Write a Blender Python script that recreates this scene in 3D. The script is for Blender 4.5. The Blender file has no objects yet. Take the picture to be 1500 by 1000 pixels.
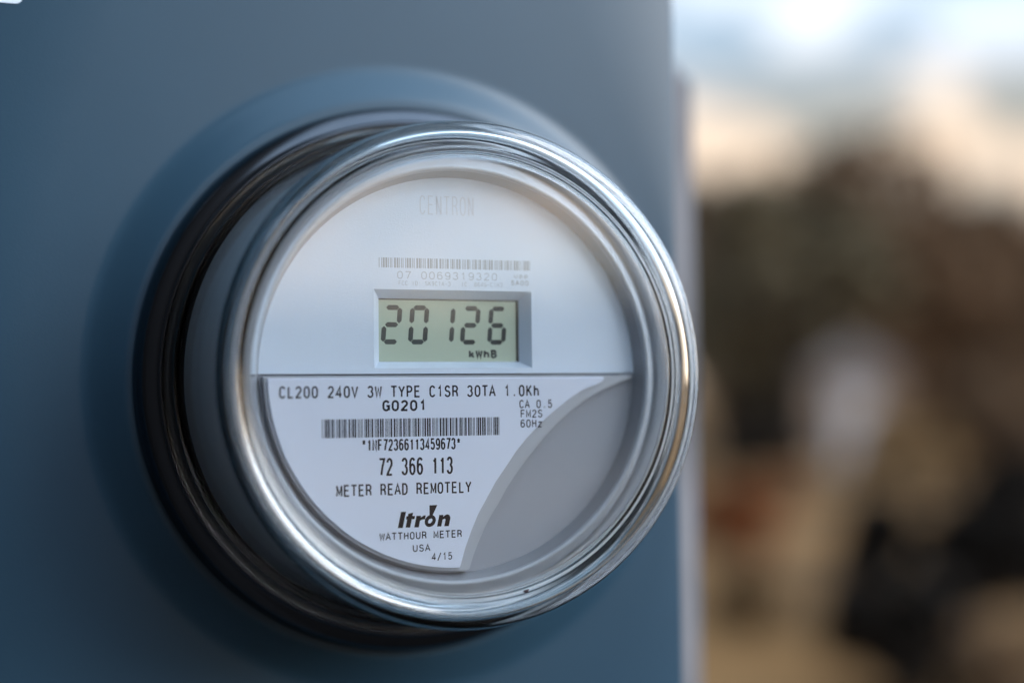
import bpy, bmesh, math, random
from mathutils import Vector, Matrix, noise
S = bpy.context.scene
COL = S.collection
random.seed(7)
MM = 0.001
R_ = math.radians

# ------------------------------------------------------------------ camera
cd = bpy.data.cameras.new('camera'); cam = bpy.data.objects.new('camera', cd); COL.objects.link(cam); S.camera = cam
F_PX = 2201.7
cd.sensor_width = 36; cd.lens = F_PX * 36 / 1500; cd.clip_start = 0.01; cd.clip_end = 3000
yaw, pitch, roll = R_(21.0), R_(2.349), R_(-0.613)
fw = Vector((math.sin(yaw)*math.cos(pitch), math.cos(yaw)*math.cos(pitch), math.sin(pitch)))
rt0 = Vector((math.cos(yaw), -math.sin(yaw), 0)); up0 = rt0.cross(fw)
rt = rt0*math.cos(roll) + up0*math.sin(roll); up = -rt0*math.sin(roll) + up0*math.cos(roll)
M = Matrix((rt, up, -fw)).transposed().to_4x4(); M.translation = Vector((-0.14249, -0.40065, -0.00856))
cam.matrix_world = M
cd.dof.use_dof = True; cd.dof.focus_distance = 0.437; cd.dof.aperture_fstop = 2.4; cd.dof.aperture_blades = 9

# ------------------------------------------------------------------ render settings, world, sun
S.render.engine = 'CYCLES'
S.view_settings.view_transform = 'Standard'; S.view_settings.look = 'None'
S.view_settings.exposure = 1.32; S.view_settings.gamma = 1.0
S.cycles.max_bounces = 20; S.cycles.transmission_bounces = 16; S.cycles.glossy_bounces = 8; S.cycles.diffuse_bounces = 4
S.cycles.sample_clamp_indirect = 6.0; S.cycles.use_denoising = True
SUN_EL, SUN_AZ = 27.0, 130.0      # azimuth clockwise from +Y: behind the camera and to the right
W = bpy.data.worlds.new('World'); S.world = W; W.use_nodes = True
wn = W.node_tree; wn.nodes.clear()
def N(nt, t, **k):
    n = nt.nodes.new(t)
    for a, b in k.items(): setattr(n, a, b)
    return n
out = N(wn, 'ShaderNodeOutputWorld'); bg = N(wn, 'ShaderNodeBackground'); bg.inputs[1].default_value = 0.11
sky = N(wn, 'ShaderNodeTexSky', sky_type='NISHITA', sun_disc=False)
sky.sun_elevation = R_(SUN_EL); sky.sun_rotation = R_(SUN_AZ); sky.dust_density = 1.2; sky.air_density = 1.0; sky.ozone_density = 1.2
tc = N(wn, 'ShaderNodeTexCoord')
mp = N(wn, 'ShaderNodeMapping'); mp.inputs['Scale'].default_value = (1, 1, 2.2); mp.inputs['Location'].default_value = (0.35, 0.1, 0.3)
nz = N(wn, 'ShaderNodeTexNoise'); nz.inputs['Scale'].default_value = 4.0; nz.inputs['Detail'].default_value = 7; nz.inputs['Roughness'].default_value = 0.55
rp = N(wn, 'ShaderNodeValToRGB'); rp.color_ramp.elements[0].position = 0.22; rp.color_ramp.elements[1].position = 0.46
sx = N(wn, 'ShaderNodeSeparateXYZ')
cr = N(wn, 'ShaderNodeValToRGB')                      # cloud colour by height over the horizon: warm low, white above
e = cr.color_ramp.elements
e[0].position = 0.10; e[0].color = (4.0, 3.05, 2.3, 1); e[1].position = 0.235; e[1].color = (4.2, 4.5, 4.9, 1)
e2 = e.new(0.18); e2.color = (4.3, 3.45, 2.7, 1)
e3 = e.new(0.42); e3.color = (3.1, 4.1, 5.2, 1)
nz2 = N(wn, 'ShaderNodeTexNoise'); nz2.inputs['Scale'].default_value = 12.0; nz2.inputs['Detail'].default_value = 5
rp2 = N(wn, 'ShaderNodeValToRGB'); rp2.color_ramp.elements[0].position = 0.43; rp2.color_ramp.elements[1].position = 0.56
rp2.color_ramp.elements[0].color = (0.42, 0.52, 0.60, 1); rp2.color_ramp.elements[1].color = (1, 1, 1, 1)
mul = N(wn, 'ShaderNodeMixRGB', blend_type='MULTIPLY'); mul.inputs[0].default_value = 1
mx = N(wn, 'ShaderNodeMixRGB'); glow = N(wn, 'ShaderNodeVectorMath', operation='SCALE')   # thin cloud glows toward the sun
L = wn.links.new
L(tc.outputs['Generated'], mp.inputs[0]); L(mp.outputs[0], nz.inputs['Vector']); L(nz.outputs[0], rp.inputs[0])
L(tc.outputs['Generated'], sx.inputs[0]); L(sx.outputs['Z'], cr.inputs[0])
L(rp.outputs[0], mx.inputs[0]); L(sky.outputs[0], mx.inputs[1]); L(mp.outputs[0], nz2.inputs['Vector']); L(nz2.outputs[0], rp2.inputs[0]); L(cr.outputs[0], mul.inputs[1]); L(rp2.outputs[0], mul.inputs[2]); L(mul.outputs[0], glow.inputs[0])
dp = N(wn, 'ShaderNodeVectorMath', operation='DOT_PRODUCT'); dp.inputs[1].default_value = (math.sin(R_(SUN_AZ))*math.cos(R_(SUN_EL)), math.cos(R_(SUN_AZ))*math.cos(R_(SUN_EL)), math.sin(R_(SUN_EL)))
mr = N(wn, 'ShaderNodeMapRange', interpolation_type='SMOOTHSTEP'); mr.inputs[1].default_value = 0.1; mr.inputs[2].default_value = 1.0; mr.inputs[3].default_value = 1.0; mr.inputs[4].default_value = 3.6
L(tc.outputs['Generated'], dp.inputs[0]); L(dp.outputs['Value'], mr.inputs[0]); L(mr.outputs[0], glow.inputs['Scale']); L(glow.outputs[0], mx.inputs[2])
L(mx.outputs[0], bg.inputs[0]); L(bg.outputs[0], out.inputs[0])

sl = bpy.data.lights.new('sun', 'SUN'); sl.energy = 1.2; sl.angle = R_(38); sl.color = (1.0, 0.98, 0.96)
so = bpy.data.objects.new('sun', sl); COL.objects.link(so)
sd = Vector((math.sin(R_(SUN_AZ))*math.cos(R_(SUN_EL)), math.cos(R_(SUN_AZ))*math.cos(R_(SUN_EL)), math.sin(R_(SUN_EL))))
so.rotation_euler = sd.to_track_quat('Z', 'Y').to_euler()

# ------------------------------------------------------------------ materials
def mat(name, col, rough=0.5, metal=0.0, bump=0.0, bscale=200, var=0.0, vscale=20, col2=None, spec=0.5, coat=0.0, detail=6):
    m = bpy.data.materials.new(name); m.use_nodes = True; nt = m.node_tree
    b = nt.nodes['Principled BSDF']
    b.inputs['Base Color'].default_value = (*col, 1); b.inputs['Roughness'].default_value = rough
    b.inputs['Metallic'].default_value = metal; b.inputs['Specular IOR Level'].default_value = spec
    b.inputs['Coat Weight'].default_value = coat
    t = N(nt, 'ShaderNodeTexCoord')
    if var or col2:
        n = N(nt, 'ShaderNodeTexNoise'); n.inputs['Scale'].default_value = vscale; n.inputs['Detail'].default_value = detail
        nt.links.new(t.outputs['Object'], n.inputs['Vector'])
        r = N(nt, 'ShaderNodeValToRGB'); r.color_ramp.elements[0].position = .35; r.color_ramp.elements[1].position = .65
        c2 = col2 or tuple(c*(1-var) for c in col)
        r.color_ramp.elements[0].color = (*c2, 1); r.color_ramp.elements[1].color = (*col, 1)
        nt.links.new(n.outputs[0], r.inputs[0]); nt.links.new(r.outputs[0], b.inputs['Base Color'])
    if bump:
        n = N(nt, 'ShaderNodeTexNoise'); n.inputs['Scale'].default_value = bscale; n.inputs['Detail'].default_value = 4
        nt.links.new(t.outputs['Object'], n.inputs['Vector'])
        u = N(nt, 'ShaderNodeBump'); u.inputs['Strength'].default_value = bump; u.inputs['Distance'].default_value = 0.0004
        nt.links.new(n.outputs[0], u.inputs['Height']); nt.links.new(u.outputs[0], b.inputs['Normal'])
    return m
M_box = mat('grey_blue_box_paint', (0.022, 0.056, 0.090), 0.32, spec=0.40, bump=0.06, bscale=1400, var=0.05, vscale=30)
M_glass = bpy.data.materials.new('clear_cover'); M_glass.use_nodes = True
b = M_glass.node_tree.nodes['Principled BSDF']
b.inputs['Transmission Weight'].default_value = 1; b.inputs['Roughness'].default_value = 0.0; b.inputs['IOR'].default_value = 1.50
b.inputs['Base Color'].default_value = (0.97, 0.985, 0.985, 1)
M_ring = mat('polished_steel', (0.085, 0.085, 0.093), 0.2, 1.0)
M_black = mat('black_plastic', (0.004, 0.004, 0.005), 0.4, spec=0.15)
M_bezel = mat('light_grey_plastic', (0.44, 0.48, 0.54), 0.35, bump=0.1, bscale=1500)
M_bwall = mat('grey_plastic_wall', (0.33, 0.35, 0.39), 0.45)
M_shell = mat('grey_plastic_shell', (0.72, 0.74, 0.78), 0.5, bump=0.1, bscale=1500)
M_face = mat('white_plastic', (0.70, 0.79, 0.92), 0.42, bump=0.15, bscale=2500)
M_label = mat('white_printed_label', (0.74, 0.79, 0.93), 0.5, bump=0.05, bscale=2500)
M_petal = mat('grey_plastic', (0.33, 0.35, 0.40), 0.42, bump=0.2, bscale=2500)
M_carrier = mat('mid_grey_plastic', (0.44, 0.46, 0.51), 0.4)
M_lcd = mat('lcd_green', (0.47, 0.55, 0.44), 0.25)
M_seg = mat('lcd_segment', (0.018, 0.032, 0.036), 0.4)
M_segpale = mat('lcd_segment_pale', (0.045, 0.055, 0.052), 0.4)
M_lcdshadow = mat('lcd_inner_shadow', (0.02, 0.03, 0.025), 0.4)
M_ink = mat('ink', (0.006, 0.005, 0.014), 0.6, spec=0.2)
M_inkgrey = mat('grey_ink', (0.36, 0.40, 0.45), 0.6)
M_inkpale = mat('pale_ink', (0.62, 0.67, 0.75), 0.6)
M_sticker = mat('sticker', (0.62, 0.70, 0.80), 0.5)
M_post = mat('weathered_wood', (0.22, 0.21, 0.22), 0.8, bump=0.5, bscale=80, var=0.25, vscale=14)
M_speck = mat('speck', (0.02, 0.003, 0.006), 0.5)

# ------------------------------------------------------------------ helpers
def link(name, me, m=None, parent=None, smooth=False, **props):
    if m is not None: me.materials.append(m)
    if smooth:
        for p in me.polygons: p.use_smooth = True
    o = bpy.data.objects.new(name, me); COL.objects.link(o)
    if parent is not None: o.parent = parent
    for k, v in props.items(): o[k] = v
    return o
def empty(name, loc, **props):
    o = bpy.data.objects.new(name, None); COL.objects.link(o); o.location = loc; o.empty_display_size = .05
    for k, v in props.items(): o[k] = v
    return o
def mesh(name, vs, fs):
    me = bpy.data.meshes.new(name); me.from_pydata([tuple(v) for v in vs], [], fs); me.update(); return me
def bmesh_obj(name, bm, m, parent=None, smooth=False, **props):
    bmesh.ops.recalc_face_normals(bm, faces=bm.faces)
    me = bpy.data.meshes.new(name); bm.to_mesh(me); bm.free()
    return link(name, me, m, parent, smooth, **props)
def smoothpoly(pts, it=2):
    """Chaikin corner cutting of an open profile (keeps the end points)"""
    for _ in range(it):
        q = [pts[0]]
        for a, b in zip(pts, pts[1:]):
            q.append((a[0]*.75+b[0]*.25, a[1]*.75+b[1]*.25)); q.append((a[0]*.25+b[0]*.75, a[1]*.25+b[1]*.75))
        q.append(pts[-1]); pts = q
    return pts
def lathe(prof, n=256, closed=False):
    """prof: (radius, depth) in mm; axis = y"""
    vs, fs, idx = [], [], []
    for r, d in prof:
        if r < 1e-6: idx.append([len(vs)]); vs.append((0, d*MM, 0))
        else:
            idx.append(list(range(len(vs), len(vs)+n)))
            for k in range(n):
                a = 2*math.pi*k/n; vs.append((r*MM*math.cos(a), d*MM, r*MM*math.sin(a)))
    m = len(prof)
    for i in range(m if closed else m-1):
        A, B = idx[i], idx[(i+1) % m]
        for k in range(n):
            k2 = (k+1) % n
            if len(A) == 1 and len(B) == 1: continue
            if len(A) == 1: fs.append((A[0], B[k], B[k2]))
            elif len(B) == 1: fs.append((A[k], B[0], A[k2]))
            else: fs.append((A[k], B[k], B[k2], A[k2]))
    return mesh('lathe', vs, fs)
def lathe_obj(name, prof, m, parent=None, n=384, closed=False, smooth=True, **props):
    me = lathe(prof, n, closed)
    bm = bmesh.new(); bm.from_mesh(me); bpy.data.meshes.remove(me)
    return bmesh_obj(name, bm, m, parent, smooth, **props)
def plate(name, outline, d0, d1, m, parent=None, hole=None, bev=0.0, **props):
    """flat plate with outline (x,z in mm), front at depth d0, back at d1, optional hole outline"""
    bm = bmesh.new(); loops = []
    for o in [outline] + ([hole] if hole else []):
        vs = [bm.verts.new((x*MM, d0*MM, z*MM)) for x, z in o]
        loops.append([bm.edges.new((vs[i], vs[(i+1) % len(vs)])) for i in range(len(vs))])
    if hole: bmesh.ops.triangle_fill(bm, edges=[e for l in loops for e in l], use_beauty=True, use_dissolve=False)
    else: bm.faces.new([v for v in bm.verts])
    g = bmesh.ops.extrude_face_region(bm, geom=list(bm.faces))
    for v in [x for x in g['geom'] if isinstance(x, bmesh.types.BMVert)]: v.co.y = d1*MM
    if bev:
        ed = [e for e in bm.edges if all(abs(v.co.y-d0*MM) < 1e-7 for v in e.verts) and len(e.link_faces) == 2
              and any(abs(f.normal.y) < .5 or abs(sum(v.co.y for v in f.verts)/len(f.verts)-d0*MM) > 1e-6 for f in e.link_faces)]
        bmesh.ops.bevel(bm, geom=ed, offset=bev*MM, segments=3, affect='EDGES', clamp_overlap=True)
    return bmesh_obj(name, bm, m, parent, **props)
def arcpts(cx, cy, rx, ry, a0, a1, n=12):
    return [(cx+rx*math.cos(R_(a0+(a1-a0)*i/n)), cy+ry*math.sin(R_(a0+(a1-a0)*i/n))) for i in range(n+1)]
def rounded_rect(x0, z0, x1, z1, r, n=5):
    return (arcpts(x1-r, z1-r, r, r, 0, 90, n) + arcpts(x0+r, z1-r, r, r, 90, 180, n)
            + arcpts(x0+r, z0+r, r, r, 180, 270, n) + arcpts(x1-r, z0+r, r, r, 270, 360, n))
def box(bm, x0, y0, z0, x1, y1, z1):
    v = [bm.verts.new(p) for p in ((x0,y0,z0),(x1,y0,z0),(x1,y1,z0),(x0,y1,z0),(x0,y0,z1),(x1,y0,z1),(x1,y1,z1),(x0,y1,z1))]
    for f in ((0,3,2,1),(4,5,6,7),(0,1,5,4),(1,2,6,5),(2,3,7,6),(3,0,4,7)): bm.faces.new([v[i] for i in f])

# ------------------------------------------------------------------ stroke lettering
A = arcpts
def _six(): return [A(.3,.31,.24,.31,180,540,20), [(.06,.31),(.06,.5)] + A(.31,.68,.25,.32,170,35,8)]
def flip(g): return [[(.6-x, 1-y) for x, y in s] for s in g]
G = {
 '0': [A(.3,.68,.24,.32,0,180)+A(.3,.32,.24,.32,180,360)+[(.54,.68)]],
 '1': [[(.14,.78),(.27,.85),(.34,1),(.34,0)]],
 '2': [A(.3,.73,.23,.27,170,-30)+[(.06,.03),(.06,0),(.56,0)]],
 '3': [A(.28,.76,.22,.24,165,-80), A(.28,.27,.25,.27,80,-165)],
 '4': [[(.58,.26),(.04,.26),(.42,1),(.42,0)]],
 '5': [[(.52,1),(.14,1),(.10,.52)]+A(.29,.33,.25,.32,130,-155)],
 '6': _six(), '9': flip(_six()),
 '7': [[(.04,1),(.56,1),(.36,.5),(.24,0)]],
 '8': [A(.3,.76,.2,.24,0,360,18), A(.3,.26,.25,.26,0,360,18)],
 'A': [[(0,0),(.3,1),(.6,0)],[(.11,.34),(.49,.34)]],
 'C': [A(.31,.67,.25,.33,25,180)+A(.31,.33,.25,.33,180,335)],
 'D': [[(.07,0),(.07,1),(.27,1)]+A(.27,.66,.27,.34,85,0,8)+A(.27,.34,.27,.34,0,-85,8)+[(.07,0)]],
 'E': [[(.55,1),(.08,1),(.08,0),(.57,0)],[(.08,.53),(.5,.53)]],
 'F': [[(.56,1),(.09,1),(.09,0)],[(.09,.52),(.5,.52)]],
 'G': [A(.31,.67,.25,.33,25,180)+A(.31,.33,.25,.33,180,320)+[(.56,.47),(.33,.47)],[(.56,.47),(.56,0)]],
 'H': [[(.06,0),(.06,1)],[(.54,0),(.54,1)],[(.06,.53),(.54,.53)]],
 'I': [[(.3,0),(.3,1)]],
 'K': [[(.07,0),(.07,1)],[(.55,1),(.07,.38)],[(.24,.6),(.58,0)]],
 'L': [[(.10,1),(.10,0),(.55,0)]],
 'M': [[(.03,0),(.03,1),(.3,.2),(.57,1),(.57,0)]],
 'N': [[(.06,0),(.06,1),(.54,0),(.54,1)]],
 'O': [A(.3,.68,.25,.32,0,180)+A(.3,.32,.25,.32,180,360)+[(.55,.68)]],
 'B': [[(.08,0),(.08,1),(.3,1)]+A(.3,.76,.22,.24,80,-80,8)+[(.3,.52),(.08,.52)],[(.3,.52)]+A(.3,.26,.25,.26,80,-80,8)+[(.3,0),(.08,0)]],
 'P': [[(.08,0),(.08,1),(.32,1)]+A(.32,.74,.23,.26,80,-80,8)+[(.32,.48),(.08,.48)]],
 'R': [[(.07,0),(.07,1),(.32,1)]+A(.32,.75,.22,.25,80,-80,8)+[(.32,.5),(.07,.5)],[(.34,.5),(.5,.36),(.55,0)]],
 'S': [A(.3,.755,.22,.245,15,262)+A(.3,.255,.25,.255,80,-168)],
 'T': [[(0,1),(.6,1)],[(.3,1),(.3,0)]],
 'U': [[(.05,1),(.05,.33)]+A(.3,.33,.25,.33,180,360)+[(.55,1)]],
 'V': [[(.02,1),(.3,0),(.58,1)]],
 'W': [[(0,1),(.13,0),(.3,.85),(.47,0),(.6,1)]],
 'X': [[(.02,1),(.58,0)],[(.58,1),(.02,0)]],
 'Y': [[(.02,1),(.3,.45),(.58,1)],[(.3,.45),(.3,0)]],
 'h': [[(.1,1),(.1,0)],[(.1,.42)]+A(.32,.42,.2,.26,150,0,8)+[(.52,0)]],
 'k': [[(.1,1),(.1,0)],[(.5,.68),(.1,.28)],[(.24,.42),(.54,0)]],
 'z': [[(.08,.68),(.52,.68),(.08,0),(.54,0)]],
 'u': [[(.08,.68),(.08,.25)]+A(.3,.25,.22,.25,180,360,8)+[(.52,.68)]],
 'p': [[(.1,-.25),(.1,.68)],A(.32,.34,.21,.33,0,360,14)],
 'e': [[(.1,.36),(.52,.36)]+A(.31,.34,.21,.34,10,325,12)],
 't': [[(.25,.95),(.25,.15)]+A(.4,.15,.15,.15,180,280,5),[(.06,.68),(.5,.68)]],
 'r': [[(.12,.68),(.12,0)],[(.12,.42)]+A(.38,.42,.24,.25,150,75,6)],
 '-': [[(.1,.45),(.5,.45)]],
 ':': [[(.3,.62),(.3,.70)],[(.3,0),(.3,.08)]],
 '.': [[(.3,-.01),(.3,.12)]],
 '/': [[(.06,-.12),(.54,1.05)]],
 '*': [[(.3,1),(.3,.62)],[(.12,.92),(.3,.78),(.48,.92)],[(.18,.6),(.3,.78),(.42,.6)]],
 ' ': [],
}
def stroke(vs, fs, pts, w, d, cap=True):
    """mitred ribbon along pts (x,z mm), total width w, at depth d"""
    P = [Vector(p) for p in pts]
    P = [p for i, p in enumerate(P) if i == 0 or (p-P[i-1]).length > 1e-5]
    if len(P) < 2: return
    n = len(P); b = len(vs)
    closed = (P[0]-P[-1]).length < 1e-4 and n > 4
    for i in range(n):
        if closed and i in (0, n-1): t0 = (P[-1]-P[-2]).normalized(); t1 = (P[1]-P[0]).normalized()
        else:
            t1 = (P[i+1]-P[i]).normalized() if i < n-1 else (P[i]-P[i-1]).normalized()
            t0 = (P[i]-P[i-1]).normalized() if i > 0 else t1
        n0 = Vector((-t0.y, t0.x)); n1 = Vector((-t1.y, t1.x)); m = n0+n1
        if m.length < .3: m = n1.copy()
        m.normalize(); k = w/2/max(.45, m.dot(n1))
        c = P[i]
        for s in (1, -1):
            q = c+m*k*s; vs.append((q.x*MM, d*MM, q.y*MM))
    for i in range(n-1): a = b+2*i; fs.append((a, a+1, a+3, a+2))
def text(name, s, x0, x1, z0, h, d, m, parent, w=.085, cell=None, shear=0.0, gw=None, kind='text', **props):
    """s laid out in equal cells between x0 and x1 (mm), baseline z0, height h; every stroke a hair in front of the last"""
    vs, fs = [], []; n = len(s); c = (x1-x0)/(n-.28) if n > 1 else (x1-x0); g = gw or c*.72/.6; k = 0
    sw = w*h
    for i, ch in enumerate(s):
        for st in G.get(ch, []):
            if i == 0 and not vs: pass
            k += 1
            stroke(vs, fs, [(x0+i*c+px*g+shear*py*h, z0+py*(h-sw)+sw/2) for px, py in st], sw, d-0.02-0.002*(k % 5))
    return link(name, mesh(name, vs, fs), m, parent, **props)
CODE39 = {'0':'nnnwwnwnn','1':'wnnwnnnnw','2':'nnwwnnnnw','3':'wnwwnnnnn','4':'nnnwwnnnw','5':'wnnwwnnnn','6':'nnwwwnnnn',
 '7':'nnnwnnwnw','8':'wnnwnnwnn','9':'nnwwnnwnn','F':'nnwnwwnnn','N':'nnnnwnnww','*':'nwnnwnwnn'}
def barcode(s, x0, x1, z0, z1, d, m, parent):
    seq = []
    for ch in s:
        for i, e in enumerate(CODE39[ch]): seq.append((i % 2 == 0, 2.4 if e == 'w' else 1))
        seq.append((False, 1.6))
    seq.pop(); tot = sum(w for _, w in seq); x = x0; vs, fs = [], []
    for on, w in seq:
        xe = x+(x1-x0)*w/tot
        if on:
            b = len(vs); vs += [(x*MM, (d-.02)*MM, z0*MM), (xe*MM, (d-.02)*MM, z0*MM), (xe*MM, (d-.02)*MM, z1*MM), (x*MM, (d-.02)*MM, z1*MM)]
            fs.append((b, b+1, b+2, b+3))
        x = xe
    return link('barcode', mesh('barcode', vs, fs), m, parent, kind='stuff')

# ------------------------------------------------------------------ meter box
BX = 67.4; BXR = 100.4
mb = empty('meter_box', (-0.15, 0.12, -0.45), label='grey blue painted steel cabinet with a raised round collar behind the meter', category='meter box')
off = Vector((0.15, -0.12, 0.45))
bm = bmesh.new()
# front skin as polar grid round the collar blending into the rectangular outline; rounded folded edges
x0, x1, z0, z1 = -151, BXR, -450, 330
prof = smoothpoly([(60, 6), (66, 6), (66, -5.0), (88.2, -4.8), (90.3, -4.6), (98.6, -0.6), (101.2, 0.0), (104, 0.0)], 2)  # (radius, depth from skin)
def cut(a):   # distance from axis to the rectangle along angle a
    c, s = math.cos(a), math.sin(a); t = []
    if c > 1e-9: t.append((x1-3)/c)
    if c < -1e-9: t.append((x0+3)/c)
    if s > 1e-9: t.append((z1-3)/s)
    if s < -1e-9: t.append((z0+3)/s)
    return min(t)
n = 288; rings = []
angs = [2*math.pi*k/n for k in range(n)]
for cxr, czr in ((x1-3, z1-3), (x0+3, z1-3), (x0+3, z0+3), (x1-3, z0+3)):
    a = math.atan2(czr, cxr) % (2*math.pi); i = min(range(n), key=lambda k: abs(angs[k]-a)); angs[i] = a
rmax = [cut(a) for a in angs]
for r, dz in prof:
    rings.append([bm.verts.new((min(r, rm-.5)*MM*math.cos(a), (BX+dz)*MM, min(r, rm-.5)*MM*math.sin(a))) for a, rm in zip(angs, rmax)])
for f in (.3, 1.0):
    rings.append([bm.verts.new(((min(106, rm-.5)*(1-f)+rm*f)*MM*math.cos(a), BX*MM, (min(106, rm-.5)*(1-f)+rm*f)*MM*math.sin(a))) for a, rm in zip(angs, rmax)])
base = rings[-1]
for inset, dy in ((.7, .15), (1.7, .8), (2.5, 1.9), (3, 3.4), (3, 40), (3, 105)):
    rg = []
    for v in base:
        x, z = v.co.x/MM, v.co.z/MM
        nx = x + (inset if x > x1-3.2 else (-inset if x < x0+3.2 else 0)); nz_ = z + (inset if z > z1-3.2 else (-inset if z < z0+3.2 else 0))
        rg.append(bm.verts.new((nx*MM, (BX+dy)*MM, nz_*MM)))
    rings.append(rg)
for A_, B_ in zip(rings, rings[1:]):
    for k in range(n):
        try: bm.faces.new((A_[k], A_[(k+1) % n], B_[(k+1) % n], B_[k]))
        except ValueError: pass
bm.faces.new(rings[-1])
cov = bmesh_obj('cabinet', bm, M_box, mb, True); cov.location = off
# flange strip of the cabinet seen past its right edge
bm = bmesh.new(); box(bm, .0935, .1735, -.45, .0965, .1950, .33)
# sticker near the upper left
st = plate('sticker', rounded_rect(-147, 112.2, -118.7, 170, 2), BX-.25, BX-.02, M_sticker, mb); st.location = off
bm.free()

# ------------------------------------------------------------------ post behind the box
bm = bmesh.new()
box(bm, .045, .182, -1.5, .170, .285, .140)
bmesh.ops.bevel(bm, geom=list(bm.edges), offset=.006, segments=3, affect='EDGES')
po = bmesh_obj('wooden_post', bm, M_post, label='pale weathered wooden post standing just behind the meter box edge', category='post')

# ------------------------------------------------------------------ the meter
me_ = empty('electric_meter', (0, BX*MM, 0), label='round electricity meter under a clear domed cover, its display reading 20126', category='electric meter')
class Off: pass
def child(o): o.location = (0, -BX*MM, 0); return o
# sealing ring
ringp = smoothpoly([(87.0, 62.3), (86.9, 61), (86.4, 58), (85.2, 55.2), (83.2, 53.8), (81.2, 53.0), (80.6, 52.0), (79.9, 51.8), (79.5, 52.6), (80.0, 54.5), (81.5, 58), (81.5, 62.3)], 2)
ring = child(lathe_obj('sealing_ring', ringp, M_ring, me_, closed=True))
# black base
child(lathe_obj('base', smoothpoly([(0, 51), (66, 51), (69, 52), (69, 56.5), (81.2, 56.5), (81.2, 62)], 1), M_black, me_))
# grey inner shell (bezel tube) holding the faceplate
child(lathe_obj('inner_shell', [(65.6, 22.0), (66.9, 15.5), (67.7, 15.0), (68.4, 18), (70.6, 30), (73.0, 44.5), (72.6, 46), (70, 46.5), (69, 51)], M_shell, me_))
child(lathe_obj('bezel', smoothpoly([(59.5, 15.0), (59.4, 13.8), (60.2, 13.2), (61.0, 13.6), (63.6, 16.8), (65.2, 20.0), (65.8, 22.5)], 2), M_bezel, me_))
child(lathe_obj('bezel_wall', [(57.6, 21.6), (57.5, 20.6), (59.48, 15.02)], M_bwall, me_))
# backplate of the lower half (grey)
def arc_pts(r, a0, a1, n): return [(r*math.cos(R_(a0+(a1-a0)*i/n)), r*math.sin(R_(a0+(a1-a0)*i/n))) for i in range(n+1)]
child(plate('lower_panel', arc_pts(58.4, 180, 360, 96), 19.6, 21.4, M_petal, me_))
# upper faceplate with the display window
OUT = arc_pts(58.2, 0.3, 179.7, 110)
HOLE = [(-24.5, 1.9), (24.5, 1.9), (24.5, 24.8), (-24.5, 24.8)]
fp = child(plate('faceplate', OUT, 19.0, 20.2, M_face, me_, hole=HOLE))
# display recess: four sloped walls
fr_o = [(-24.5, 1.9), (24.5, 1.9), (24.5, 24.8), (-24.5, 24.8)]; fr_i = [(-21.9, 3.9), (21.8, 3.9), (21.8, 22.4), (-21.9, 22.4)]
vs = [(x*MM, 18.96*MM, z*MM) for x, z in [(-24.9,1.5),(24.9,1.5),(24.9,25.2),(-24.9,25.2)]] + [(x*MM, 18.94*MM, z*MM) for x, z in fr_o] + [(x*MM, 23.0*MM, z*MM) for x, z in fr_i]
fs = [(0+i, (i+1) % 4, 4+(i+1) % 4, 4+i) for i in range(4)] + [(4+i, 4+(i+1) % 4, 8+(i+1) % 4, 8+i) for i in range(4)]
child(link('display_frame', mesh('display_frame', vs, fs), M_face, me_))
lcd = child(plate('display', [(-22.4, 3.6), (22.3, 3.6), (22.3, 22.8), (-22.4, 22.8)], 23.05, 24.6, M_lcd, me_))
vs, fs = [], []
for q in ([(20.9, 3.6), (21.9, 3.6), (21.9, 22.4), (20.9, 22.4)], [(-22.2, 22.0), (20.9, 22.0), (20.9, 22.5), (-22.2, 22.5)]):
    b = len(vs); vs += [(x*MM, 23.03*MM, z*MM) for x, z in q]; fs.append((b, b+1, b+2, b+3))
link('display_inner_shadow', mesh('e', vs, fs), M_lcdshadow, lcd)  # inner shadow of the recess, painted as dark strips at right and top
# seven segment digits
def seg7(ch, x, z, w, h, t, shear):
    on = {'0': 'abcdef', '1': 'bc', '2': 'abged', '6': 'acdefg', '8': 'abcdefg'}[ch]
    g = .22; vs, fs = [], []
    def hseg(zc, bevel=(1, 1)):
        return [(t*.5+g, zc), (t+g*.6, zc+t/2), (w-t-g*.6, zc+t/2), (w-t*.5-g, zc), (w-t-g*.6, zc-t/2), (t+g*.6, zc-t/2)]
    def vseg(xc, za, zb):
        return [(xc, za+g+.2), (xc+t/2, za+t*.6+g), (xc+t/2, zb-t*.6-g), (xc, zb-g-.2), (xc-t/2, zb-t*.6-g), (xc-t/2, za+t*.6+g)]
    S7 = {'a': hseg(h-t/2), 'g': hseg(h/2), 'd': hseg(t/2), 'b': vseg(w-t/2, h/2, h-.3), 'c': vseg(w-t/2, .3, h/2), 'f': vseg(t/2, h/2, h-.3), 'e': vseg(t/2, .3, h/2)}
    for k in on:
        b = len(vs); vs += [((x+px+shear*pz)*MM, 23.02*MM, (z+pz)*MM) for px, pz in S7[k]]; fs.append(tuple(range(b, b+6)))
    return mesh('digit', vs, fs)
for ch, x in (('2', -21.4), ('0', -13.1), ('1', -4.9), ('2', 3.0), ('6', 11.6)):
    dg = link('digit', seg7(ch, x, 9.0, 5.9, 11.5, 1.45, .08), M_segpale if x < -15 else M_seg, lcd, label='digit %s' % ch)
text('unit_text', 'kWhB', 5.9, 14.6, 4.9, 2.6, 23.03, M_seg, lcd, w=.25, label='kWhB')
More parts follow.
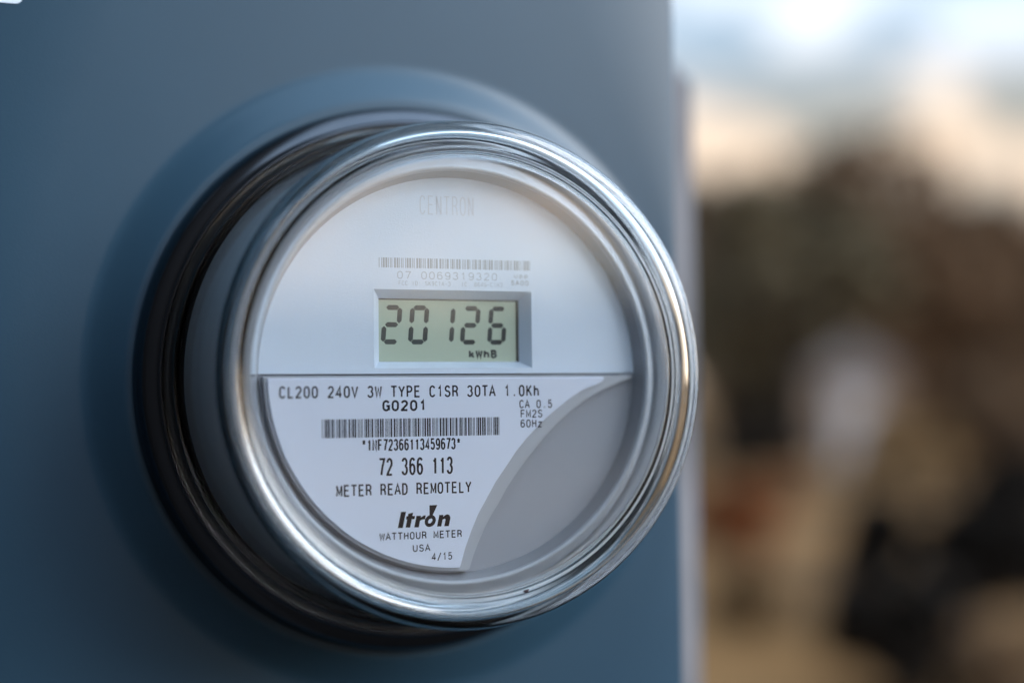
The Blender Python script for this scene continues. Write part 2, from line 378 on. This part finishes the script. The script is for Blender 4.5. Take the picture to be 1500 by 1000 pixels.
# embossed word, grey barcode and print on the faceplate
text('embossed_word', 'CENTRON', -10.4, 6.4, 46.9, 5.6, 19.0, M_inkpale, fp, w=.055, gw=2.9, label='raised white word CENTRON')
barcode('*070069319320*', -22.9, 24.1, 31.1, 34.0, 19.0, M_inkgrey, fp)
text('printed_line', '07 0069319320', -17.4, 13.6, 27.9, 2.2, 19.0, M_inkgrey, fp, w=.08, label='07 0069319320')
text('printed_line', 'FCC ID: SK9C1A-3   IC: 864G-C1A3', -17.0, 15.2, 26.0, 1.3, 19.0, M_inkgrey, fp, w=.09)
text('printed_line', 'upp', 19.0, 23.4, 28.8, 1.4, 19.0, M_inkgrey, fp, w=.14)
text('printed_line', '5A00', 18.0, 23.6, 26.6, 1.5, 19.0, M_inkgrey, fp, w=.15)

# label plate (lower half)
curve = [(46.9, -1.2), (46.2, -2.3), (44.5, -3.0), (39.4, -5.0), (35.0, -7.7), (30.4, -10.9), (25.8, -14.7), (21.5, -18.8), (18.1, -22.6), (14.9, -26.8), (11.4, -31.6), (8.3, -36.6), (5.8, -40.9), (3.7, -45.6), (1.8, -50.4), (0.3, -55.4)]
LAB = [(-56.0, -0.9)] + [(56.0*math.cos(R_(a)), 56.0*math.sin(R_(a))) for a in [181.2+i*(270-181.2)/60 for i in range(61)]] + curve[::-1] + [(46.3, -0.9)]
carrier_curve = [(57.0, -0.9), (46.9, -4.7), (40.6, -8.0), (35.2, -11.8), (30.5, -15.7), (26.3, -20.0), (22.2, -24.6), (18.5, -29.1), (15.4, -33.3), (12.6, -38.0), (10.3, -41.3), (8.2, -45.0), (6.1, -49.4), (4.6, -53.0), (3.4, -56.6)]
CAR = [(-57.0, -0.4)] + [(57.0*math.cos(R_(a)), 57.0*math.sin(R_(a))) for a in [181.0+i*(273.0-181.0)/60 for i in range(61)]] + carrier_curve[::-1] + [(57.0, -0.4)]
lc = child(plate('label_carrier', CAR, 16.9, 19.55, M_carrier, me_, bev=0.45))
lp = child(plate('nameplate', LAB, 15.9, 16.88, M_label, me_, bev=0.25))
D = 15.9
text('printed_line', 'CL200 240V 3W TYPE C1SR 30TA 1.0Kh', -52.8, 25.3, -6.6, 3.45, D, M_ink, lp, w=.14, label='CL200 240V 3W TYPE C1SR 30TA 1.0Kh')
text('printed_line', 'G0201', -22.9, -9.9, -10.5, 3.2, D, M_ink, lp, w=.19, label='bold G0201')
text('printed_line', 'CA 0.5', 19.1, 29.5, -10.1, 2.5, D, M_ink, lp, w=.14)
text('printed_line', 'FM2S', 19.4, 26.3, -12.9, 2.4, D, M_ink, lp, w=.14)
text('printed_line', '60Hz', 19.4, 26.2, -15.8, 2.4, D, M_ink, lp, w=.14)
barcode('*1NF72366113459673*', -40.7, 12.6, -17.85, -12.6, D, M_ink, lp)
text('printed_line', '*1NF72366113459673*', -29.1, 0.5, -21.8, 3.4, D, M_ink, lp, w=.14)
text('printed_line', '72 366 113', -24.1, -2.0, -28.9, 5.1, D, M_ink, lp, w=.12)
text('printed_line', 'METER READ REMOTELY', -36.6, 3.6, -34.5, 3.4, D, M_ink, lp, w=.14)
text('printed_line', 'WATTHOUR METER', -24.0, 0.6, -47.3, 2.2, D, M_ink, lp, w=.15)
text('printed_line', 'USA', -14.2, -9.1, -50.9, 2.1, D, M_ink, lp, w=.15)
text('printed_line', '4/15', -8.5, -2.4, -53.6, 2.2, D, M_ink, lp, w=.14)
# maker's logo in heavy slanted letters
vs, fs = [], []
def P(pts, k=0): 
    q = [(-18.7+x+.22*z, -43.9+z) for x, z in pts]; b = len(vs)
    vs.extend([(x*MM, (D-.02-.002*k)*MM, z*MM) for x, z in q]); fs.append(tuple(range(b, b+len(q))))
P([(0,0),(1.5,0),(1.5,4.6),(0,4.6)])
P([(2.3,.1),(3.7,0),(3.7,4.3),(2.3,4.0)],1); P([(1.9,2.4),(4.5,2.4),(4.5,3.3),(1.9,3.3)],2)
P([(4.9,0),(6.3,0),(6.3,3.3),(4.9,3.3)],1); P([(6.3,1.9),(7.0,2.2),(7.7,2.2),(7.7,3.4),(7.0,3.3),(6.3,2.8)],2)
P([(11.8,0),(13.1,0),(13.1,3.3),(11.8,3.3)],1); P([(13.1,1.9),(13.6,2.2),(14.0,1.9),(14.0,0),(15.4,0),(15.4,2.4),(14.9,3.2),(14.2,3.45),(13.6,3.2),(13.1,2.7)],2)
st_v, st_f = [], []
cx, cz = -18.7+9.4+.22*1.7, -43.9+1.7
stroke(vs, fs, [(cx+x+.22*z, cz+z) for x, z in arcpts(0, 0, 1.15, 1.2, 0, 360, 24)], 1.05, D-.022)
P([(9.0,2.6),(9.6,2.6),(10.6,6.2),(8.2,6.2)],3)
link('maker_logo', mesh('logo', vs, fs), M_ink, lp, label='heavy slanted logo Itron with a wedge over the o')

# the clear cover: one solid turned body
outer = [(0, 3.6), (40, 3.6), (60.3, 3.6), (60.4, 3.6)] + smoothpoly([(60.5, 3.6), (62.2, 3.6), (62.6, 4.1), (63.3, 4.1), (63.7, 3.2), (64.5, 3.2), (65.0, 2.2), (66.0, 1.0), (67.6, 0.0), (69.6, 0.0), (71.6, 0.9), (72.6, 3.0), (72.4, 5.6), (71.2, 7.6), (70.2, 8.6), (70.0, 10.4), (70.4, 12.0), (71.1, 16), (73.4, 30), (75.6, 44), (76.3, 48.0), (77.2, 50.4), (78.8, 51.8), (80.2, 53.0), (80.6, 54.2), (80.6, 56.2)], 2)
inner = [(80.2, 56.3), (75.0, 56.3), (74.4, 53), (73.5, 46), (71.1, 30), (68.7, 15), (68.0, 10.8), (67.7, 10.5)] + smoothpoly([(67.7, 10.5), (68.2, 8.6), (69.6, 5.6), (69.4, 3.6), (68.4, 2.8), (67.2, 3.4), (66.2, 5.4), (65.2, 6.6), (63.0, 7.0)], 2)[1:] + [(62.9, 7.0), (62.8, 7.0)] + [(40, 7.0), (0, 7.0)]
cover = child(lathe_obj('clear_cover', outer+inner, M_glass, me_, n=512))
# dust on the cover's side wall and face
rnd = random.Random(3); bm = bmesh.new()
for i in range(170):
    a = rnd.uniform(0, 6.283)
    if i < 110: d = rnd.uniform(14, 46); rr = 70.5+(d-12)*.159; nrm = Vector((math.cos(a), 0, math.sin(a)))
    else: d = 3.6; rr = 58*math.sqrt(rnd.random()); nrm = Vector((0, -1, 0))
    r0 = rnd.uniform(.04, .11 if i < 110 else .07)*MM
    mt = Matrix.Translation(Vector((rr*MM*math.cos(a), d*MM, rr*MM*math.sin(a)))+nrm*r0*.4)
    bmesh.ops.create_icosphere(bm, subdivisions=1, radius=r0, matrix=mt)
child(bmesh_obj('dust', bm, mat('dust', (.5, .5, .48), .9), me_, kind='stuff'))
# tiny dark red leaf scrap on the rim
bm = bmesh.new()
bmesh.ops.create_icosphere(bm, subdivisions=2, radius=.55*MM)
for v in bm.verts: v.co = Vector((v.co.x*1.5+v.co.z*.5, v.co.y*.4, v.co.z*.9)) * (1+.4*noise.noise(v.co*3000))
sp = bmesh_obj('leaf_scrap', bm, M_speck, None, True, label='tiny dark red scrap stuck on the lower rim of the meter cover', category='debris')
sp.location = (.0158, .0022, -.0622+.0)

# ------------------------------------------------------------------ ground and what stands far behind
GZ = -1.5
m = mat('dry_grass', (0.22, 0.11, 0.042), 0.95, col2=(0.05, 0.032, 0.018), vscale=0.35, spec=0.05, detail=4, bump=0.6, bscale=3)
bm = bmesh.new()
xs = [-900, -200, -60] + [-40+4*i for i in range(31)] + [100, 220, 900]
ys = [-900, -200, -40] + [-20+4*i for i in range(31)] + [120, 240, 900]
gv = [[bm.verts.new((x, y, GZ + (.12*noise.noise(Vector((x*.08, y*.08, 0))) if abs(x) > 3 or abs(y) > 3 else 0) + max(0, y-60)*.012)) for y in ys] for x in xs]
for i in range(len(xs)-1):
    for j in range(len(ys)-1): bm.faces.new((gv[i][j], gv[i+1][j], gv[i+1][j+1], gv[i][j+1]))
bmesh_obj('ground', bm, m, None, True, kind='structure')

camp = M.translation
def place(px, dist, pz=None):
    """ground point seen at photo column px, at a distance along the view"""
    v = fw + rt*(px-750)/F_PX; v = Vector((v.x, v.y, 0)); v = v/ v.dot(Vector((fw.x, fw.y, 0)).normalized())
    return Vector((camp.x+v.x*dist, camp.y+v.y*dist, GZ))
M_bark = mat('bark', (0.07, 0.05, 0.04), 0.9)
def leafmat(n, c, c2): return mat(n, c, 0.8, col2=c2, vscale=1.3, spec=0.1)
M_brown = leafmat('brown_leaves', (0.17, 0.095, 0.05), (0.09, 0.055, 0.032))
M_olive = leafmat('olive_leaves', (0.17, 0.13, 0.075), (0.09, 0.07, 0.045))
M_gold = leafmat('pale_gold_leaves', (0.34, 0.21, 0.10), (0.20, 0.12, 0.06))
M_rust = leafmat('rust_leaves', (0.20, 0.05, 0.012), (0.11, 0.028, 0.008))
M_dark = leafmat('dark_leaves', (0.022, 0.016, 0.012), (0.010, 0.007, 0.005))
def crown_mesh(seed, rx, rz, n, leaf, lobes=9):
    rnd = random.Random(seed); vs, fs = [], []
    L_ = []
    for i in range(lobes):
        a = rnd.uniform(0, 6.283); h = rnd.uniform(-.75, .8); r = math.sqrt(max(0, 1-h*h))*rnd.uniform(.35, .75)
        L_.append((Vector((r*math.cos(a)*rx, r*math.sin(a)*rx, h*rz)), rnd.uniform(.34, .52)*min(rx, rz)))
    L_.append((Vector((0, 0, 0)), .6*min(rx, rz)))
    for i in range(n):
        c, r = rnd.choice(L_)
        u = Vector((rnd.gauss(0, 1), rnd.gauss(0, 1), rnd.gauss(0, 1))).normalized()*r*rnd.uniform(.55, 1.05)+c
        a = Vector((rnd.gauss(0, 1), rnd.gauss(0, 1), rnd.gauss(0, 1))).normalized(); t = a.cross(Vector((rnd.gauss(0, 1), rnd.gauss(0, 1), rnd.gauss(0, 1)))).normalized()
        s = leaf*rnd.uniform(.6, 1.3); b = len(vs)
        vs += [u-a*s, u+t*s*.5, u+a*s, u-t*s*.5]; fs.append((b, b+1, b+2, b+3))
    return mesh('crown', vs, fs)
def limb(vs, fs, p0, p1, r0, r1, n=8):
    ax = (p1-p0).normalized(); u = ax.orthogonal().normalized(); w = ax.cross(u); b = len(vs)
    for p, r in ((p0, r0), (p1, r1)):
        for k in range(n): a = 2*math.pi*k/n; vs.append(p+u*r*math.cos(a)+w*r*math.sin(a))
    for k in range(n): fs.append((b+k, b+(k+1) % n, b+n+(k+1) % n, b+n+k))
def trunk_mesh(seed, h, r):
    rnd = random.Random(seed); vs, fs = [], []; p = Vector((0, 0, 0)); k = 5
    for i in range(k):
        q = Vector((rnd.uniform(-.05, .05)*h, rnd.uniform(-.05, .05)*h, h*(i+1)/k)); limb(vs, fs, p, q, r*(1-.17*i), r*(1-.17*(i+1)))
        if i >= 1:
            for _ in range(3):
                a = rnd.uniform(0, 6.28); limb(vs, fs, q, q+Vector((math.cos(a), math.sin(a), .9))*h*.25, r*.4, r*.08)
        p = q
    return mesh('trunk', vs, fs)
def tree(px, dist, H, rx, m, label, seed, group=None, n=5200, low=.04, leaf=.22, name='tree'):
    loc = place(px, dist); t = empty(name, loc, label=label, category='tree')
    if group: t['group'] = group
    link('trunk', trunk_mesh(seed, H*.8, H*.028), M_bark, t, True)
    rz = H*(1-low)/2/1.12
    c = link('crown', crown_mesh(seed, rx, rz, n, leaf), m, t); c.location = (0, 0, H-rz*1.12)
    return t
# wood edge 35 to 50 m away
tree(1065, 42, 8.3, 3.4, M_brown, 'brown leaved tree directly right of the pale post', 1)
tree(1165, 36, 7.0, 2.8, M_olive, 'olive brown tree below the peach patch of sky', 2)
tree(1262, 38, 8.3, 3.4, M_brown, 'tallest dark brown tree in the blurred tree line', 3)
tree(1350, 46, 8.2, 3.2, M_olive, 'dull olive tree between the two darkest brown crowns', 4)
tree(1440, 40, 6.9, 3.3, M_brown, 'dark brown tree nearest the right picture edge', 5)
tree(1545, 42, 7.4, 3.6, M_brown, 'brown tree cut off by the right picture edge', 6)
def shrub(px, dist, H, rx, m, label, seed, n=1800, leaf=.05, lift=0.0):
    loc = place(px, dist); t = empty('shrub', loc, label=label, category='shrub')
    c = link('foliage', crown_mesh(seed, rx, H/2/1.1, n, leaf), m, t); c.location = (0, 0, H/2+lift)
    link('stem', trunk_mesh(seed, H*.6, H*.03), M_bark, t, True)
    return t
shrub(1092, 13.0, 0.80, .62, M_rust, 'rust red low shrub beside the pale post', 11, 2500, .06)
shrub(1425, 9.0, 1.15, 1.05, M_dark, 'dark low shrub in the lower right corner', 12, 9000, .07)
shrub(1300, 7.2, 0.75, .42, M_dark, 'small blackish shrub left of the dark corner shrub', 13, 2500, .05)
shrub(1100, 27, 1.5, 1.2, M_dark, 'dark bluish shrub at the field edge near the post', 14, 2500, .12)
shrub(1325, 24, 1.3, 1.1, M_gold, 'straw coloured bush in front of the pale shed', 17, 2500, .12)
shrub(1480, 27, 2.2, 1.3, M_brown, 'tall brown shrub at the right end of the field', 16, 2500, .12)
shrub(1110, 9.6, 0.5, .55, M_gold, 'straw coloured low bush at the foot of the pale post', 18, 3500, .05)
shrub(1450, 7.0, 0.34, .5, M_brown, 'low brown bush below the dark corner shrub', 19, 3500, .04)
# pale shed far behind
sh = empty('shed', place(1248, 33), label='pale beige shed standing in front of the brown trees', category='shed')
M_wall = mat('pale_boards', (0.26, 0.18, 0.13), 0.8, spec=0.1, var=.15, vscale=3); M_roof = mat('grey_roof', (0.2, 0.17, 0.16), 0.8)
sh.rotation_euler.z = R_(-33)
bm = bmesh.new(); box(bm, -.95, -.9, 0, .95, 1.1, 2.0); bmesh_obj('wall', bm, M_wall, sh)
g = mesh('gable', [(-1.1,-1.0,1.98),(1.1,-1.0,1.98),(0,-1.0,2.75),(-1.1,1.2,1.98),(1.1,1.2,1.98),(0,1.2,2.75)], [(0,1,2),(3,5,4),(0,2,5,3),(1,4,5,2),(0,3,4,1)])
link('roof', g, M_roof, sh)
bm = bmesh.new(); box(bm, -.35, -.93, 0.02, .4, -.905, 1.75); bmesh_obj('door', bm, mat('door_paint', (0.45, 0.40, 0.38), .7), sh)

# dark board wall added out of frame at left to block light and blacken the ring
dw = empty('blocker_wall', (-.1545, 0, GZ), label='added unseen dark board wall that blocks light from the left and blackens the steel ring', category='wall')
M_board = mat('blocker_boards', (0.022, 0.023, 0.026), .85, bump=.6, bscale=60, col2=(0.013, 0.014, 0.016), vscale=12)
bd = None
for i in range(5):
    if bd is None:
        bm = bmesh.new(); box(bm, -.022, 0, 0, 0, .118, 2.9); bmesh.ops.bevel(bm, geom=list(bm.edges), offset=.002, segments=1, affect='EDGES')
        bd = bmesh_obj('board', bm, M_board, dw)
        o = bd
    else:
        o = bd.copy(); COL.objects.link(o); o.parent = dw
    o.location = (.001*((i*7) % 3), -.20+.12*i, .01)
bm = bmesh.new(); box(bm, -.12, -.20, 0, -.024, .40, 2.9); bmesh_obj('blocker_core', bm, M_board, dw)
# dark ground patch added out of view to blacken the lower reflections in the ring
bm = bmesh.new(); bv = [bm.verts.new(((3.6+.5*noise.noise(Vector((math.cos(a)*2, math.sin(a)*2, 3))))*math.cos(a), (3.6+.5*noise.noise(Vector((math.cos(a)*2, math.sin(a)*2, 3))))*math.sin(a), GZ+.17)) for a in [i*math.pi/32 for i in range(64)]]
f = bm.faces.new(bv); g = bmesh.ops.extrude_face_region(bm, geom=[f])
for v in g['geom']:
    if isinstance(v, bmesh.types.BMVert): v.co = Vector((v.co.x*1.05, v.co.y*1.05, GZ-.2))
bmesh_obj('dark_ground_patch', bm, mat('dark_patch_fill', (0.016, 0.011, 0.008), .95, bump=1, bscale=30, col2=(0.006, 0.005, 0.004), vscale=9), kind='structure')

# tall dark evergreens added unseen behind and left of the viewer to darken that side and show black in the cover
M_ever = leafmat('evergreen_needles', (0.02, 0.026, 0.018), (0.008, 0.011, 0.008))
for i, (x, y, H, lab) in enumerate([(-.9, -6.6, 6.6, 'added unseen dark evergreen blocking the sky, mirrored faintly in the left half of the cover'), (-4.2, -3.2, 7.5, 'added unseen dark evergreen blocking the sky, mirrored in the left edge of the cover'),
        (-2.6, -6.4, 7.0, 'added unseen dark evergreen blocking the sky, mirrored in the middle of the cover rim'), (-6.0, .8, 7.5, 'added unseen dark evergreen blocking the sky, mirrored at the far left of the steel ring')]):
    t = empty('added_evergreen', (x, y, GZ), label=lab, category='tree')
    link('trunk', trunk_mesh(40+i, H*.8, .14), M_bark, t, True)
    c = link('crown', crown_mesh(50+i, 2.0, H*.48, 14000, .17, 20), M_ever, t); c.location = (0, 0, H*.52)

# far wood added out of view behind the viewer so its edge ends the pale sky reflection on the upper face
rnd = random.Random(77); vs, fs = [], []
for i in range(9000):
    az = R_(rnd.uniform(118, 205)); D_ = rnd.uniform(60, 66)
    top = 5.6+1.1*noise.noise(Vector((az*9, 0, 0)))+.5*noise.noise(Vector((az*30, 4, 0)))
    c = Vector((D_*math.sin(az), D_*math.cos(az), GZ+top*rnd.random()**.7)); a = Vector((rnd.gauss(0,1), rnd.gauss(0,1), rnd.gauss(0,1))).normalized()*rnd.uniform(.35, .8)
    t = a.orthogonal()*.6; b = len(vs); vs += [c-a, c+t, c+a, c-t]; fs.append((b, b+1, b+2, b+3))
link('added_far_wood', mesh('added_far_wood', vs, fs), M_brown, kind='stuff', label='added unseen brown far wood that ends the milky glare on the meter face', category='wood')
